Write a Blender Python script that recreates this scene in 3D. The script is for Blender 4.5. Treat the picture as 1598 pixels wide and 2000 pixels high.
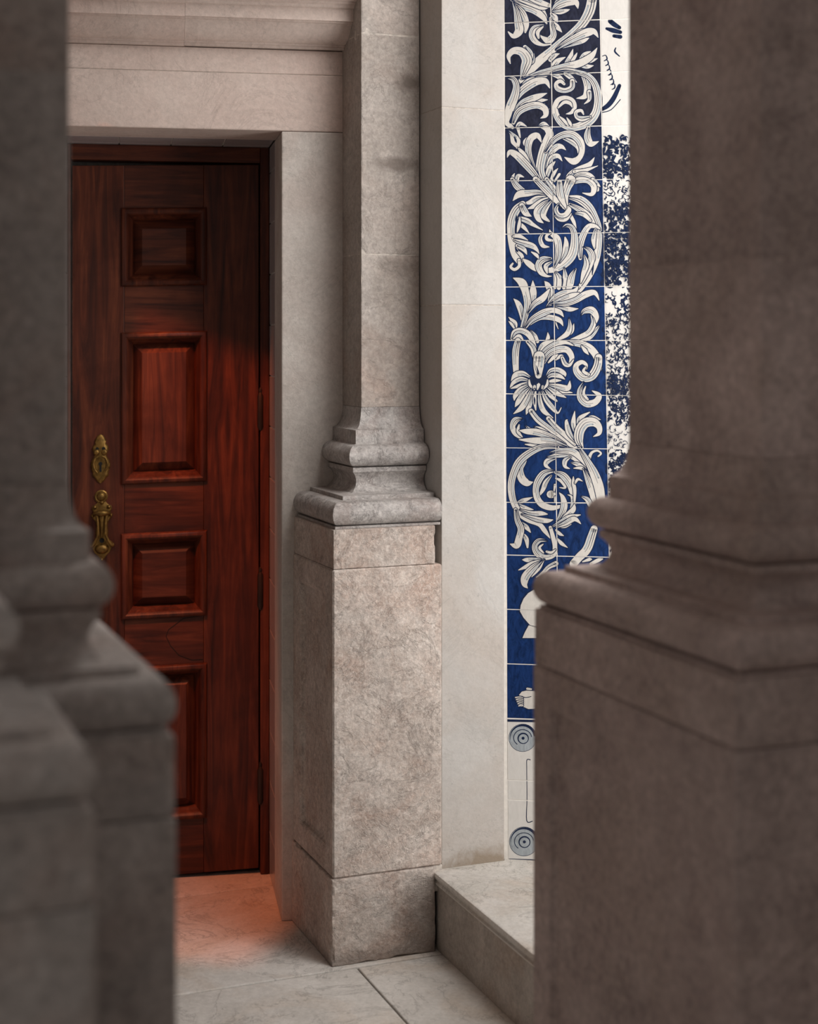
import bpy, bmesh, math, random
from mathutils import Vector, Matrix
random.seed(7)

# ------------------------------------------------------------------ camera
F, CX, HY, CAMZ = 3070.0, 799.0, 660.0, 1.57       # focal length (px of 1598x2000), centre, horizon row, eye height
scene = bpy.context.scene
for o in list(bpy.data.objects): bpy.data.objects.remove(o)
COL = scene.collection
cam = bpy.data.cameras.new('camera')
cam.sensor_fit = 'VERTICAL'; cam.sensor_height = 36.0
cam.lens = F / 2000.0 * 36.0
cam.shift_y = -(1000.0 - HY) / 2000.0
cam.clip_start = 0.05
cam.dof.use_dof = True; cam.dof.focus_distance = 4.12; cam.dof.aperture_fstop = 2.3
co = bpy.data.objects.new('camera', cam); COL.objects.link(co)
co.location = (0, 0, CAMZ); co.rotation_euler = (math.pi/2, 0, 0)
scene.camera = co
scene.view_settings.view_transform = 'Standard'
scene.view_settings.look = 'None'
scene.view_settings.gamma = 1.0
scene.view_settings.exposure = 0.0
scene.view_settings.use_curve_mapping = False

# ------------------------------------------------------------------ light
w = bpy.data.worlds.new('world'); scene.world = w; w.use_nodes = True
w.node_tree.nodes['Background'].inputs[0].default_value = (1.0, 0.93, 0.87, 1)
w.node_tree.nodes['Background'].inputs[1].default_value = 0.245

def area(name, loc, target, sx, sy, power, col):
    l = bpy.data.lights.new(name, 'AREA'); l.shape = 'RECTANGLE'; l.size = sx; l.size_y = sy
    l.energy = power; l.color = col
    o = bpy.data.objects.new(name, l); COL.objects.link(o); o.location = loc
    o.rotation_euler = (Vector(target) - Vector(loc)).to_track_quat('-Z', 'Y').to_euler()
    return o
# added area light behind the brown pier, for assumed daylight; no opening built
area('added_side_light', (1.04, 3.28, 1.30), (-0.05, 4.10, 0.85), 0.9, 2.2, 25, (1.0, 0.97, 0.94))
area('overhead_fill', (0.66, 3.24, 3.45), (-0.15, 4.15, 1.0), 0.7, 0.8, 25, (1.0, 0.97, 0.94))  # added overhead fill, out of view, lifts lintel, floor and step
# added warm spot, out of view, thrown on the doorway
sp = bpy.data.lights.new('added_warm_spot', 'SPOT'); sp.energy = 170; sp.color = (1.0, 0.22, 0.07)
sp.spot_size = math.radians(46); sp.spot_blend = 0.05; sp.shadow_soft_size = 0.006
so = bpy.data.objects.new('added_warm_spot', sp); COL.objects.link(so)
so.location = (-0.89, 3.22, 3.2)
so.rotation_euler = (Vector((0.085, 0.385, -0.918))).to_track_quat('-Z', 'Y').to_euler()

# ------------------------------------------------------------------ frames
YAW = math.radians(21.5); WY = math.radians(10.0); TY = math.radians(10.0)
CU, SU = math.cos(YAW), math.sin(YAW)
P0 = Vector((-0.190, 3.925, 0))                      # front left foot of the pilaster
def L(u, v, z): return Vector((P0.x + u*CU + v*SU, P0.y + u*SU - v*CU, z))     # u along the pilaster front, v out of it
J0 = Vector((-0.343, 4.228, 0))                      # front edge of the right door jamb
CW, SW = math.cos(WY), math.sin(WY)
def Wl(a, m, z): return Vector((J0.x + a*CW + m*SW, J0.y + a*SW - m*CW, z))    # a along the door wall, m out of it
def ray(px, py): return Vector(((px-CX)/F, 1.0, -(py-HY)/F))
T0 = Vector((0.2515, 4.122, 0)); TN = Vector((-math.sin(TY), -math.cos(TY), 0))
TD = Vector((math.cos(TY), -math.sin(TY), 0))
CAM = Vector((0, 0, CAMZ))
def onT(px, py, off=0.0):                            # photo pixel -> tiled wall
    d = ray(px, py); t = (T0 - CAM).dot(TN) / d.dot(TN)
    return CAM + d*t + TN*off

def TW(s, d, z): return Vector((T0.x, T0.y, z)) + TD*s + TN*d

# ------------------------------------------------------------------ materials
def new_mat(name):
    m = bpy.data.materials.new(name); m.use_nodes = True
    nt = m.node_tree; b = nt.nodes['Principled BSDF']
    return m, nt, b
def nd(nt, t, **k):
    n = nt.nodes.new(t)
    for a, v in k.items(): setattr(n, a, v)
    return n
def ramp(nt, stops):
    r = nd(nt, 'ShaderNodeValToRGB'); e = r.color_ramp.elements
    while len(e) < len(stops): e.new(0.5)
    for i, (p, c) in enumerate(stops):
        e[i].position = p; e[i].color = (*c, 1) if len(c) == 3 else c
    return r
def mixc(nt, fac, a, b, mode='MIX'):
    n = nd(nt, 'ShaderNodeMix', data_type='RGBA', blend_type=mode)
    lk = nt.links
    if isinstance(fac, (int, float)): n.inputs[0].default_value = fac
    else: lk.new(fac, n.inputs[0])
    for i, s in ((6, a), (7, b)):
        if isinstance(s, (tuple, list)): n.inputs[i].default_value = (*s, 1)
        else: lk.new(s, n.inputs[i])
    return n.outputs[2]
def coords(nt, scale=(1, 1, 1), rnd=True):
    g = nd(nt, 'ShaderNodeNewGeometry'); mp = nd(nt, 'ShaderNodeMapping'); mp.inputs['Scale'].default_value = scale
    if rnd:
        oi = nd(nt, 'ShaderNodeObjectInfo'); mu = nd(nt, 'ShaderNodeMath', operation='MULTIPLY'); mu.inputs[1].default_value = 13.0
        nt.links.new(oi.outputs['Random'], mu.inputs[0])
        ad = nd(nt, 'ShaderNodeVectorMath', operation='ADD')
        nt.links.new(g.outputs['Position'], ad.inputs[0]); nt.links.new(mu.outputs[0], ad.inputs[1])
        nt.links.new(ad.outputs[0], mp.inputs['Vector'])
    else: nt.links.new(g.outputs['Position'], mp.inputs['Vector'])
    return mp.outputs[0]
def noise(nt, vec, scale, detail=4, rough=0.55, dist=0.0):
    n = nd(nt, 'ShaderNodeTexNoise'); n.inputs['Scale'].default_value = scale; n.inputs['Detail'].default_value = detail
    n.inputs['Roughness'].default_value = rough; n.inputs['Distortion'].default_value = dist
    nt.links.new(vec, n.inputs['Vector']); return n.outputs['Fac']

def stone(name, cA, cB, cC, vein, scale=6.0, vein_amt=0.5, crack=0.35, bump=0.25, rough=0.62, speck=0.3, stains=(), grit=0.22):
    """mottled limestone: two tones, rosy patches, worm-like pale fossil marks, dark hairlines, pits"""
    m, nt, b = new_mat(name); lk = nt.links
    v = coords(nt)
    n1 = ramp(nt, [(0.36, cA), (0.64, cB)]); lk.new(noise(nt, v, scale, 6, 0.6, 0.6), n1.inputs[0])
    n2 = ramp(nt, [(0.46, (0, 0, 0)), (0.68, (1, 1, 1))]); lk.new(noise(nt, v, scale*0.55, 5, 0.6, 1.2), n2.inputs[0])
    c = mixc(nt, n2.outputs[0], n1.outputs[0], cC)
    # fossil marks
    n3 = ramp(nt, [(0.455, (0, 0, 0)), (0.5, (1, 1, 1)), (0.545, (0, 0, 0))]); lk.new(noise(nt, v, scale*3.3, 5, 0.62, 2.2), n3.inputs[0])
    mu = nd(nt, 'ShaderNodeMath', operation='MULTIPLY'); mu.inputs[1].default_value = vein_amt
    lk.new(n3.outputs[0], mu.inputs[0]); c = mixc(nt, mu.outputs[0], c, vein)
    # dark hairlines
    n4 = ramp(nt, [(0.488, (0, 0, 0)), (0.5, (1, 1, 1)), (0.512, (0, 0, 0))]); lk.new(noise(nt, v, scale*0.8, 7, 0.66, 0.8), n4.inputs[0])
    m4 = nd(nt, 'ShaderNodeMath', operation='MULTIPLY'); m4.inputs[1].default_value = crack
    lk.new(n4.outputs[0], m4.inputs[0]); c = mixc(nt, m4.outputs[0], c, tuple(x*0.28 for x in cA))
    # specks
    n5 = ramp(nt, [(0.64, (0, 0, 0)), (0.74, (1, 1, 1))]); lk.new(noise(nt, v, scale*9, 4, 0.7), n5.inputs[0])
    m5 = nd(nt, 'ShaderNodeMath', operation='MULTIPLY'); m5.inputs[1].default_value = speck
    lk.new(n5.outputs[0], m5.inputs[0]); c = mixc(nt, m5.outputs[0], c, tuple(x*0.35 for x in cB))
    n6 = ramp(nt, [(0.34, (1-grit,)*3), (0.66, (1+grit*0.55,)*3)]); lk.new(noise(nt, v, 75, 5, 0.75, 0.4), n6.inputs[0])
    c = mixc(nt, 1.0, c, n6.outputs[0], 'MULTIPLY')
    n7 = ramp(nt, [(0.30, (1-grit*0.8,)*3), (0.62, (1.0,)*3)]); lk.new(noise(nt, v, 2.1, 6, 0.65, 0.8), n7.inputs[0])
    c = mixc(nt, 1.0, c, n7.outputs[0], 'MULTIPLY')
    for (sx, sy, sz), (rx, ry_, rz), amt, scol in stains:     # weathered patches with a ragged edge
        g = nd(nt, 'ShaderNodeNewGeometry'); su = nd(nt, 'ShaderNodeVectorMath', operation='SUBTRACT'); su.inputs[1].default_value = (sx, sy, sz)
        dv = nd(nt, 'ShaderNodeVectorMath', operation='DIVIDE'); dv.inputs[1].default_value = (rx, ry_, rz); ln = nd(nt, 'ShaderNodeVectorMath', operation='LENGTH')
        lk.new(g.outputs['Position'], su.inputs[0]); lk.new(su.outputs[0], dv.inputs[0]); lk.new(dv.outputs[0], ln.inputs[0])
        ma = nd(nt, 'ShaderNodeMath', operation='MULTIPLY_ADD'); ma.inputs[1].default_value = 1.6; lk.new(noise(nt, v, 26, 6, 0.7, 0.5), ma.inputs[0]); lk.new(ln.outputs['Value'], ma.inputs[2])
        rr = ramp(nt, [(0.0, (amt,)*3), (1.0, (0, 0, 0))]); mr = nd(nt, 'ShaderNodeMapRange'); mr.inputs[1].default_value = 1.2; mr.inputs[2].default_value = 1.9
        lk.new(ma.outputs[0], mr.inputs[0]); lk.new(mr.outputs[0], rr.inputs[0]); c = mixc(nt, rr.outputs[0], c, scol)
    lk.new(c, b.inputs['Base Color']); b.inputs['Roughness'].default_value = rough
    b.inputs['Specular IOR Level'].default_value = 0.35
    h = nd(nt, 'ShaderNodeMath', operation='SUBTRACT'); lk.new(noise(nt, v, 38, 8, 0.7), h.inputs[0]); lk.new(m4.outputs[0], h.inputs[1])
    h2 = nd(nt, 'ShaderNodeMath', operation='MULTIPLY_ADD'); lk.new(noise(nt, v, 9, 4, 0.6), h2.inputs[0]); h2.inputs[1].default_value = 2.0; lk.new(h.outputs[0], h2.inputs[2])
    bp = nd(nt, 'ShaderNodeBump'); bp.inputs['Strength'].default_value = bump; bp.inputs['Distance'].default_value = 0.012
    lk.new(h2.outputs[0], bp.inputs['Height']); lk.new(bp.outputs[0], b.inputs['Normal'])
    return m
def plain(name, col, rough=0.5, metal=0.0, var=0.15, scale=30, bump=0.0):
    m, nt, b = new_mat(name); lk = nt.links; v = coords(nt)
    r = ramp(nt, [(0.3, tuple(x*(1-var) for x in col)), (0.7, tuple(min(1, x*(1+var)) for x in col))])
    nz = noise(nt, v, scale, 5); lk.new(nz, r.inputs[0]); lk.new(r.outputs[0], b.inputs['Base Color'])
    b.inputs['Roughness'].default_value = rough; b.inputs['Metallic'].default_value = metal
    if bump:
        bp = nd(nt, 'ShaderNodeBump'); bp.inputs['Strength'].default_value = bump; bp.inputs['Distance'].default_value = 0.003
        lk.new(nz, bp.inputs['Height']); lk.new(bp.outputs[0], b.inputs['Normal'])
    return m
def wood(name, c1, c2, c3, axis):
    m, nt, b = new_mat(name); lk = nt.links
    sc = (30, 30, 2.2) if axis == 'z' else (2.2, 2.2, 34)
    v = coords(nt, sc); v2 = coords(nt)
    r = ramp(nt, [(0.3, c1), (0.52, c2), (0.75, c3)]); lk.new(noise(nt, v, 1.0, 6, 0.62, 1.4), r.inputs[0])
    r2 = ramp(nt, [(0.35, (0.45, 0.40, 0.40)), (0.65, (1, 1, 1))]); lk.new(noise(nt, v2, 5, 5, 0.6, 0.5), r2.inputs[0])
    c = mixc(nt, 0.75, r.outputs[0], r2.outputs[0], 'MULTIPLY')
    lk.new(c, b.inputs['Base Color']); b.inputs['Roughness'].default_value = 0.42; b.inputs['Specular IOR Level'].default_value = 0.3
    bp = nd(nt, 'ShaderNodeBump'); bp.inputs['Strength'].default_value = 0.12; bp.inputs['Distance'].default_value = 0.002
    lk.new(noise(nt, v, 2.5, 6, 0.6, 1.0), bp.inputs['Height']); lk.new(bp.outputs[0], b.inputs['Normal'])
    return m
def glaze(name, use_obj_color, col=(0.7, 0.7, 0.68), var=0.55, rough=0.16, stroke=True):
    m, nt, b = new_mat(name); lk = nt.links
    v = coords(nt, (34, 34, 14)); nz = noise(nt, v, 1.6, 6, 0.68, 1.6)
    r = ramp(nt, [(0.3, (1-var,)*3), (0.75, (1+var*0.9,)*3)]); lk.new(nz, r.inputs[0])
    if use_obj_color:
        oi = nd(nt, 'ShaderNodeObjectInfo'); src = oi.outputs['Color']
    else: src = col
    c = mixc(nt, 1.0, src, r.outputs[0], 'MULTIPLY')
    lk.new(c, b.inputs['Base Color']); b.inputs['Roughness'].default_value = rough
    b.inputs['Specular IOR Level'].default_value = 0.35
    bp = nd(nt, 'ShaderNodeBump'); bp.inputs['Strength'].default_value = 0.05; bp.inputs['Distance'].default_value = 0.003
    lk.new(noise(nt, coords(nt), 22, 2), bp.inputs['Height']); lk.new(bp.outputs[0], b.inputs['Normal'])
    return m

M = {}
def Lw(u, v, z): return tuple(L(u, v, z))
GR = (0.16, 0.13, 0.11)
M['plinth'] = stone('rosy_limestone', (0.55, 0.465, 0.41), (0.69, 0.615, 0.56), (0.53, 0.40, 0.335), (0.86, 0.80, 0.74), 8, 0.42, 0.22, 0.6, grit=0.3,
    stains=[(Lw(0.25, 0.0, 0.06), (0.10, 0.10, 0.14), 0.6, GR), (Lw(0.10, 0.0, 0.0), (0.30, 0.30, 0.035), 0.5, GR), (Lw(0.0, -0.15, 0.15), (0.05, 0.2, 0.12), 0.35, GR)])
M['shaft'] = stone('grey_limestone', (0.42, 0.37, 0.33), (0.52, 0.47, 0.43), (0.46, 0.37, 0.32), (0.60, 0.55, 0.51), 5, 0.2, 0.2, 0.45, grit=0.26,
    stains=[(Lw(0.275, -0.156, 2.245), (0.055, 0.05, 0.030), 0.85, GR), (Lw(0.23, -0.156, 2.03), (0.075, 0.06, 0.026), 0.75, GR), (Lw(0.24, -0.156, 1.76), (0.06, 0.06, 0.03), 0.3, GR), (Lw(0.17, -0.156, 1.55), (0.06, 0.06, 0.10), 0.25, GR)])
M['base'] = stone('worn_grey_marble', (0.38, 0.355, 0.34), (0.53, 0.50, 0.48), (0.37, 0.31, 0.285), (0.70, 0.67, 0.64), 9, 0.35, 0.35, 0.5, grit=0.3)
M['strip'] = stone('pale_limestone', (0.455, 0.435, 0.41), (0.515, 0.498, 0.477), (0.463, 0.42, 0.382), (0.55, 0.533, 0.507), 3.5, 0.12, 0.1, 0.2, speck=0.4, grit=0.06,
    stains=[(Lw(0.42, -0.01, 0.20), (0.12, 0.12, 0.05), 0.75, (0.22, 0.16, 0.10)), (Lw(0.31, -0.01, 0.20), (0.06, 0.06, 0.02), 0.5, (0.25, 0.2, 0.15))])
M['wall'] = stone('pink_limestone', (0.62, 0.50, 0.445), (0.70, 0.585, 0.525), (0.66, 0.505, 0.445), (0.70, 0.61, 0.55), 3.0, 0.12, 0.14, 0.2, grit=0.12)
M['jamb'] = stone('grey_jamb_stone', (0.56, 0.515, 0.475), (0.66, 0.615, 0.57), (0.53, 0.45, 0.405), (0.70, 0.65, 0.60), 4, 0.15, 0.14, 0.25, grit=0.13)
M['pier'] = stone('brown_pier_stone', (0.47, 0.37, 0.345), (0.69, 0.56, 0.525), (0.52, 0.41, 0.37), (0.74, 0.63, 0.59), 5.0, 0.35, 0.2, 0.4, grit=0.3)
M['pier_grey'] = stone('grey_pier_stone', (0.47, 0.43, 0.41), (0.62, 0.575, 0.55), (0.53, 0.44, 0.40), (0.74, 0.69, 0.66), 5.5, 0.4, 0.2, 0.4, grit=0.32)
M['floor'] = stone('floor_limestone', (0.60, 0.57, 0.53), (0.74, 0.71, 0.67), (0.60, 0.53, 0.46), (0.80, 0.77, 0.73), 5, 0.2, 0.4, 0.18, 0.42, grit=0.13)
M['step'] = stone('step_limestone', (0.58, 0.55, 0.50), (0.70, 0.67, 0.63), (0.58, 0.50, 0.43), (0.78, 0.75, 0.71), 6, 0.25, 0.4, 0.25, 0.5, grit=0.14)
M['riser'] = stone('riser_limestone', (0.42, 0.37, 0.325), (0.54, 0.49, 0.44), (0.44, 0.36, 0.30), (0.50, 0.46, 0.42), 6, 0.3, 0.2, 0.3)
M['lime'] = plain('pale_lime_mortar', (0.50, 0.455, 0.41), 0.9, 0, 0.3, 70)
M['mortar'] = plain('grey_mortar', (0.17, 0.155, 0.14), 0.9, 0, 0.3, 60)
M['wood_z'] = wood('mahogany_upright', (0.040, 0.012, 0.009), (0.125, 0.031, 0.015), (0.24, 0.066, 0.028), 'z')
M['wood_x'] = wood('mahogany_level', (0.040, 0.012, 0.009), (0.115, 0.030, 0.015), (0.22, 0.062, 0.028), 'x')
M['brass'] = plain('aged_brass', (0.26, 0.15, 0.04), 0.42, 0.8, 0.5, 90, 0.4)
M['iron'] = plain('dark_iron', (0.035, 0.022, 0.018), 0.55, 0.4, 0.3)
M['dark'] = plain('dark_keyhole', (0.006, 0.005, 0.004), 0.8)
M['grout'] = plain('cream_grout', (0.80, 0.77, 0.72), 0.85, 0, 0.08, 80)
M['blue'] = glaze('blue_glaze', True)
M['white'] = glaze('white_glaze', False, (0.68, 0.665, 0.635), 0.07)
M['navy'] = glaze('navy_line_glaze', False, (0.012, 0.022, 0.060), 0.3)
M['wash'] = glaze('pale_blue_wash', False, (0.36, 0.40, 0.43), 0.3)
M['cream'] = glaze('cream_paint_glaze', False, (0.62, 0.595, 0.555), 0.10)
M['revealtile'] = glaze('plain_reveal_glaze', False, (0.46, 0.42, 0.42), 0.12, 0.2)

# ------------------------------------------------------------------ mesh helpers
def link(o, parent=None):
    COL.objects.link(o)
    if parent is not None: o.parent = parent
    return o
def mesh_obj(name, verts, faces, mat, parent=None, bevel=0.0, segs=2, smooth_angle=None, mats=None, midx=None):
    me = bpy.data.meshes.new(name); me.from_pydata([tuple(v) for v in verts], [], faces); me.update()
    bm = bmesh.new(); bm.from_mesh(me)
    if mats is None: bmesh.ops.recalc_face_normals(bm, faces=bm.faces)
    if smooth_angle:
        for f in bm.faces: f.smooth = True
        for e in bm.edges:
            if len(e.link_faces) == 2 and e.calc_face_angle(0) > math.radians(smooth_angle): e.smooth = False
    bm.to_mesh(me); bm.free()
    if mats:
        for m in mats: me.materials.append(m)
        for i, p in enumerate(me.polygons): p.material_index = midx[i]
    else: me.materials.append(mat)
    o = bpy.data.objects.new(name, me); link(o, parent)
    if bevel:
        b = o.modifiers.new('worn_edge', 'BEVEL'); b.width = bevel; b.segments = segs; b.limit_method = 'ANGLE'; b.angle_limit = math.radians(40)
        b.harden_normals = False
    return o
from mathutils import noise as mnoise
def wear(o, cuts=30, amp=0.0016, chip=0.006, thr=0.42):
    """nibble the arrises of a block: every edge vertex is pushed inward by a noisy amount, with the odd chip"""
    me = o.data; bm = bmesh.new(); bm.from_mesh(me); c = sum((v.co for v in bm.verts), Vector())/len(bm.verts)
    bmesh.ops.subdivide_edges(bm, edges=bm.edges[:], cuts=cuts, use_grid_fill=True)
    bm.normal_update()
    for v in bm.verts:
        ns = [f.normal for f in v.link_faces]
        if max(((a-b).length for a in ns for b in ns), default=0) < 0.6: continue
        n = sum(ns, Vector()).normalized(); p = v.co
        d = amp*(0.5+mnoise.noise(p*60)) + chip*max(0, mnoise.noise(p*23+Vector((3.1, 7.7, 1.3)))-thr)/(1-thr)*2
        v.co = p - n*max(d, 0)
    bm.to_mesh(me); bm.free(); return o
BOXF = [(0,1,2,3), (7,6,5,4), (0,4,5,1), (1,5,6,2), (2,6,7,3), (3,7,4,0)]
def fbox(fr, u0, u1, v0, v1, z0, z1):
    return [fr(u0,v0,z0), fr(u1,v0,z0), fr(u1,v1,z0), fr(u0,v1,z0), fr(u0,v0,z1), fr(u1,v0,z1), fr(u1,v1,z1), fr(u0,v1,z1)]
def box(name, fr, u0, u1, v0, v1, z0, z1, mat, parent, bevel=0.003):
    return mesh_obj(name, fbox(fr, u0, u1, v0, v1, z0, z1), BOXF, mat, parent, bevel)
def empty(name, loc=(0,0,0)):
    e = bpy.data.objects.new(name, None); e.empty_display_size = 0.1; link(e); return e
def tag(o, label=None, cat=None, group=None, kind=None):
    if label: o['label'] = label
    if cat: o['category'] = cat
    if group: o['group'] = group
    if kind: o['kind'] = kind
    return o

# moulded pedestal and shaft, shared by the pilaster and the piers
def arc(t0, z0, t1, z1, bulge, n=10):                # half-round between two profile points; bulge = outward depth
    out = []
    for i in range(n+1):
        s = math.pi*i/n
        out.append((t0 + (t1-t0)*i/n + bulge*math.sin(s), z0 + (z1-z0)*(1-math.cos(s))/2))
    return out
def cav(t0, z0, t1, z1, n=8):                        # quarter hollow from a vertical start to a horizontal run
    return [(t0 + (t1-t0)*(1-math.cos(math.pi/2*i/n)), z0 + (z1-z0)*math.sin(math.pi/2*i/n)) for i in range(n+1)]
PROFILE = (cav(0.0, 1.388, 0.20, 1.330) + [(0.20, 1.295)] + arc(0.22, 1.293, 0.22, 1.236, 0.21) + [(0.30, 1.234), (0.30, 1.223)]
           + [(0.30-0.13*math.sin(math.pi*i/10)**0.8 + 0.03*i/10, 1.223-0.053*i/10) for i in range(1, 11)]
           + [(0.66, 1.168), (0.66, 1.158)] + arc(0.80, 1.157, 0.82, 1.097, 0.19, 12) + [(0.92, 1.096), (0.92, 1.090)])
def rings(fr, u0, u1, vb, vf, prof, ol, of, orr, ob):
    vs, fs = [], []
    for t, z in prof:
        vs += [fr(u0-ol*t, vf+of*t, z), fr(u1+orr*t, vf+of*t, z), fr(u1+orr*t, vb-ob*t, z), fr(u0-ol*t, vb-ob*t, z)]
    n = len(prof)
    for i in range(n-1):
        for k in range(4):
            a, b = i*4+k, i*4+(k+1) % 4
            fs.append((a, b, b+4, a+4))
    fs.append((3, 2, 1, 0)); fs.append(tuple((n-1)*4+k for k in range(4)))
    return vs, fs
def panel_box(name, fr, u0, u1, vb, vf, z0, z1, mat, parent, faces=('l',), mu=0.063, mz=0.065, dep=0.012, bevel=0.004):
    """block with a sunk panel in the chosen sides (l = left side, f = front)"""
    vs = fbox(fr, u0, u1, vb, vf, z0, z1); fs = []
    ids = {'back': (0,1,5,4), 'r': (1,2,6,5), 'f': (2,3,7,6), 'l': (3,0,4,7)}
    fs += [(3,2,1,0), (4,5,6,7), ids['back'], ids['r']]
    for k in ('l', 'f'):
        if k not in faces: fs.append(ids[k]); continue
        if k == 'l':
            q = lambda s, z, d: fr(u0+d, vf-s if True else 0, z); ln = vf-vb
            c = [(0, z0), (ln, z0), (ln, z1), (0, z1)]
        else:
            q = lambda s, z, d: fr(u1-s, vf-d, z); ln = u1-u0
            c = [(0, z0), (ln, z0), (ln, z1), (0, z1)]
        base = len(vs)
        inn = [(mu, z0+mz), (ln-mu, z0+mz), (ln-mu, z1-mz), (mu, z1-mz)]
        vs += [q(s, z, 0) for s, z in inn]
        e = 0.007
        inn2 = [(mu+e, z0+mz+e), (ln-mu-e, z0+mz+e), (ln-mu-e, z1-mz-e), (mu+e, z1-mz-e)]
        vs += [q(s, z, dep) for s, z in inn2]
        outer = (3, 0, 4, 7) if k == 'l' else (2, 3, 7, 6)
        for i in range(4):
            j = (i+1) % 4
            fs.append((outer[i], outer[j], base+j, base+i)); fs.append((base+i, base+j, base+4+j, base+4+i))
        fs.append(tuple(base+4+i for i in range(4)))
    return mesh_obj(name, vs, fs, mat, parent, bevel, 1)

def pedestal(parent, fr, u0, u1, vb, vf, ol, of, orr, ob, mats, joints, panels, zsoc=0.217, sides_block=0.0, joint_pale=False):
    """u0..vf is the SHAFT plan; o* are the overhangs of the plinth on each side"""
    ms, mb, mp = mats
    top = 3.6; zs = [1.388] + joints + [top]
    for i in range(len(zs)-1):
        box('shaft_block', fr, u0, u1, vb, vf, zs[i]+(0.0012 if i else 0), zs[i+1]-0.0012, ms, parent, 0.0025)
    box('joint_mortar', fr, u0+0.001, u1-0.001, vb+0.001, vf-0.001, 1.39, top, M['lime'] if joint_pale else ms, parent, 0)
    if joint_pale:
        for ch in parent.children:
            if ch.name.startswith('shaft_block'): wear(ch, 40, 0.0012, 0.005)
    vs, fs = rings(fr, u0, u1, vb, vf, PROFILE, ol, of, orr, ob)
    mesh_obj('base_moulding', vs, fs, mb, parent, 0, 1, 32)
    d = 0.0
    box('plinth_block', fr, u0-ol*0.985, u1+orr*0.985-sides_block, vb-ob*0.985, vf+of*0.985, 0.991, 1.0895, mp, parent, 0.004)
    panel_box('dado', fr, u0-ol, u1+orr, vb-ob, vf+of, zsoc+0.001, 0.990, mp, parent, panels, dep=0.012)
    if joint_pale:
        for ch in parent.children:
            if ch.name.startswith('plinth_block'): wear(ch, 40, 0.0012, 0.006, 0.3)
    k = 1.03
    so_ = box('socle', fr, u0-ol*k, u1+orr*k-(0.02 if orr == 0 else 0), vb-ob*k, vf+of*k, 0.0, zsoc, mp, parent, 0.006)
    if joint_pale: wear(so_, 40, 0.002, 0.010, 0.3)

# ------------------------------------------------------------------ setting: floor
floor = empty('floor'); tag(floor, 'worn pale limestone paving with narrow dark joints', None, None, 'structure')
mesh_obj('mortar_bed', [L(-3.4,-1.3,-0.006), L(3.2,-1.3,-0.006), L(3.2,5.4,-0.006), L(-3.4,5.4,-0.006),
                        L(-3.4,-1.3,-0.12), L(3.2,-1.3,-0.12), L(3.2,5.4,-0.12), L(-3.4,5.4,-0.12)], BOXF, M['mortar'], floor)
def slab(u0, u1, v0, v1):
    g = 0.0025
    box('paving_slab', L, u0+g, u1-g, v0+g, v1-g, -0.05, random.uniform(-0.0008, 0.0004), M['floor'], floor, 0.003)
us = [-3.4, -2.75, -2.05, -1.35, -0.65, 0.055, 0.76, 1.46, 2.2, 3.2]
vs_ = [0.025, 0.76, 1.50, 2.25, 3.0, 3.75, 4.5, 5.4]
for i in range(len(us)-1):
    for j in range(len(vs_)-1): slab(us[i], us[i+1], vs_[j], vs_[j+1])
ub = [-3.4, -2.6, -1.75, -0.95, 0.30, 1.3, 3.2]
for i in range(len(ub)-1):
    slab(ub[i], ub[i+1], -0.62, 0.025); slab(ub[i], ub[i+1], -1.3, -0.62)

# ------------------------------------------------------------------ setting: door wall
wall = empty('wall_back'); tag(wall, 'pink limestone wall with moulded cornice above the red door', None, None, 'structure')
OPEN, RD, ZL = -0.580, -0.392, 2.127                 # left edge of the opening, depth of the recess, underside of lintel
box('door_jamb', Wl, 0.0, 0.34, -0.205, 0.0, 0.0, ZL-0.001, M['jamb'], wall, 0.004)
box('door_jamb', Wl, OPEN-0.16, OPEN, -0.205, 0.0, 0.0, ZL-0.001, M['jamb'], wall, 0.004)
box('lintel_stone', Wl, OPEN-0.16, 0.34, -0.205, 0.0, ZL, 2.279, M['wall'], wall, 0.003)
box('frieze_stone', Wl, -1.2, 0.34, -0.205, -0.001, 2.2805, 2.345, M['wall'], wall, 0.002)
box('wall_stone', Wl, OPEN-1.3, OPEN-0.162, -0.205, -0.004, 0.0, 1.05, M['wall'], wall, 0.003)
box('wall_stone', Wl, OPEN-1.3, OPEN-0.162, -0.205, -0.004, 1.052, 2.279, M['wall'], wall, 0.003)
box('wall_stone', Wl, OPEN-2.6, OPEN-1.302, -0.205, -0.004, 0.0, 1.3, M['wall'], wall, 0.003)
box('wall_stone', Wl, OPEN-2.6, OPEN-1.302, -0.205, -0.004, 1.302, 2.345, M['wall'], wall, 0.003)
box('wall_stone', Wl, -3.2, 0.34, -0.205, -0.002, 2.50, 3.6, M['wall'], wall, 0.003)
# masonry behind the jambs and above the recess
box('wall_core', Wl, 0.009, 0.80, -0.75, -0.2055, 0.0, 3.6, M['mortar'], wall, 0)
box('wall_core', Wl, -3.2, OPEN-0.009, -0.75, -0.2055, 0.0, 3.6, M['mortar'], wall, 0)
box('wall_core', Wl, OPEN-0.009, 0.009, -0.75, -0.2055, ZL+0.009, 3.6, M['mortar'], wall, 0)
box('wall_core', Wl, OPEN-0.009, 0.009, -0.75, -0.47, 0.0, ZL+0.009, M['mortar'], wall, 0)
box('joint_mortar', Wl, OPEN-0.159, 0.339, -0.204, -0.003, 2.13, 2.344, M['lime'], wall, 0)
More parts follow.
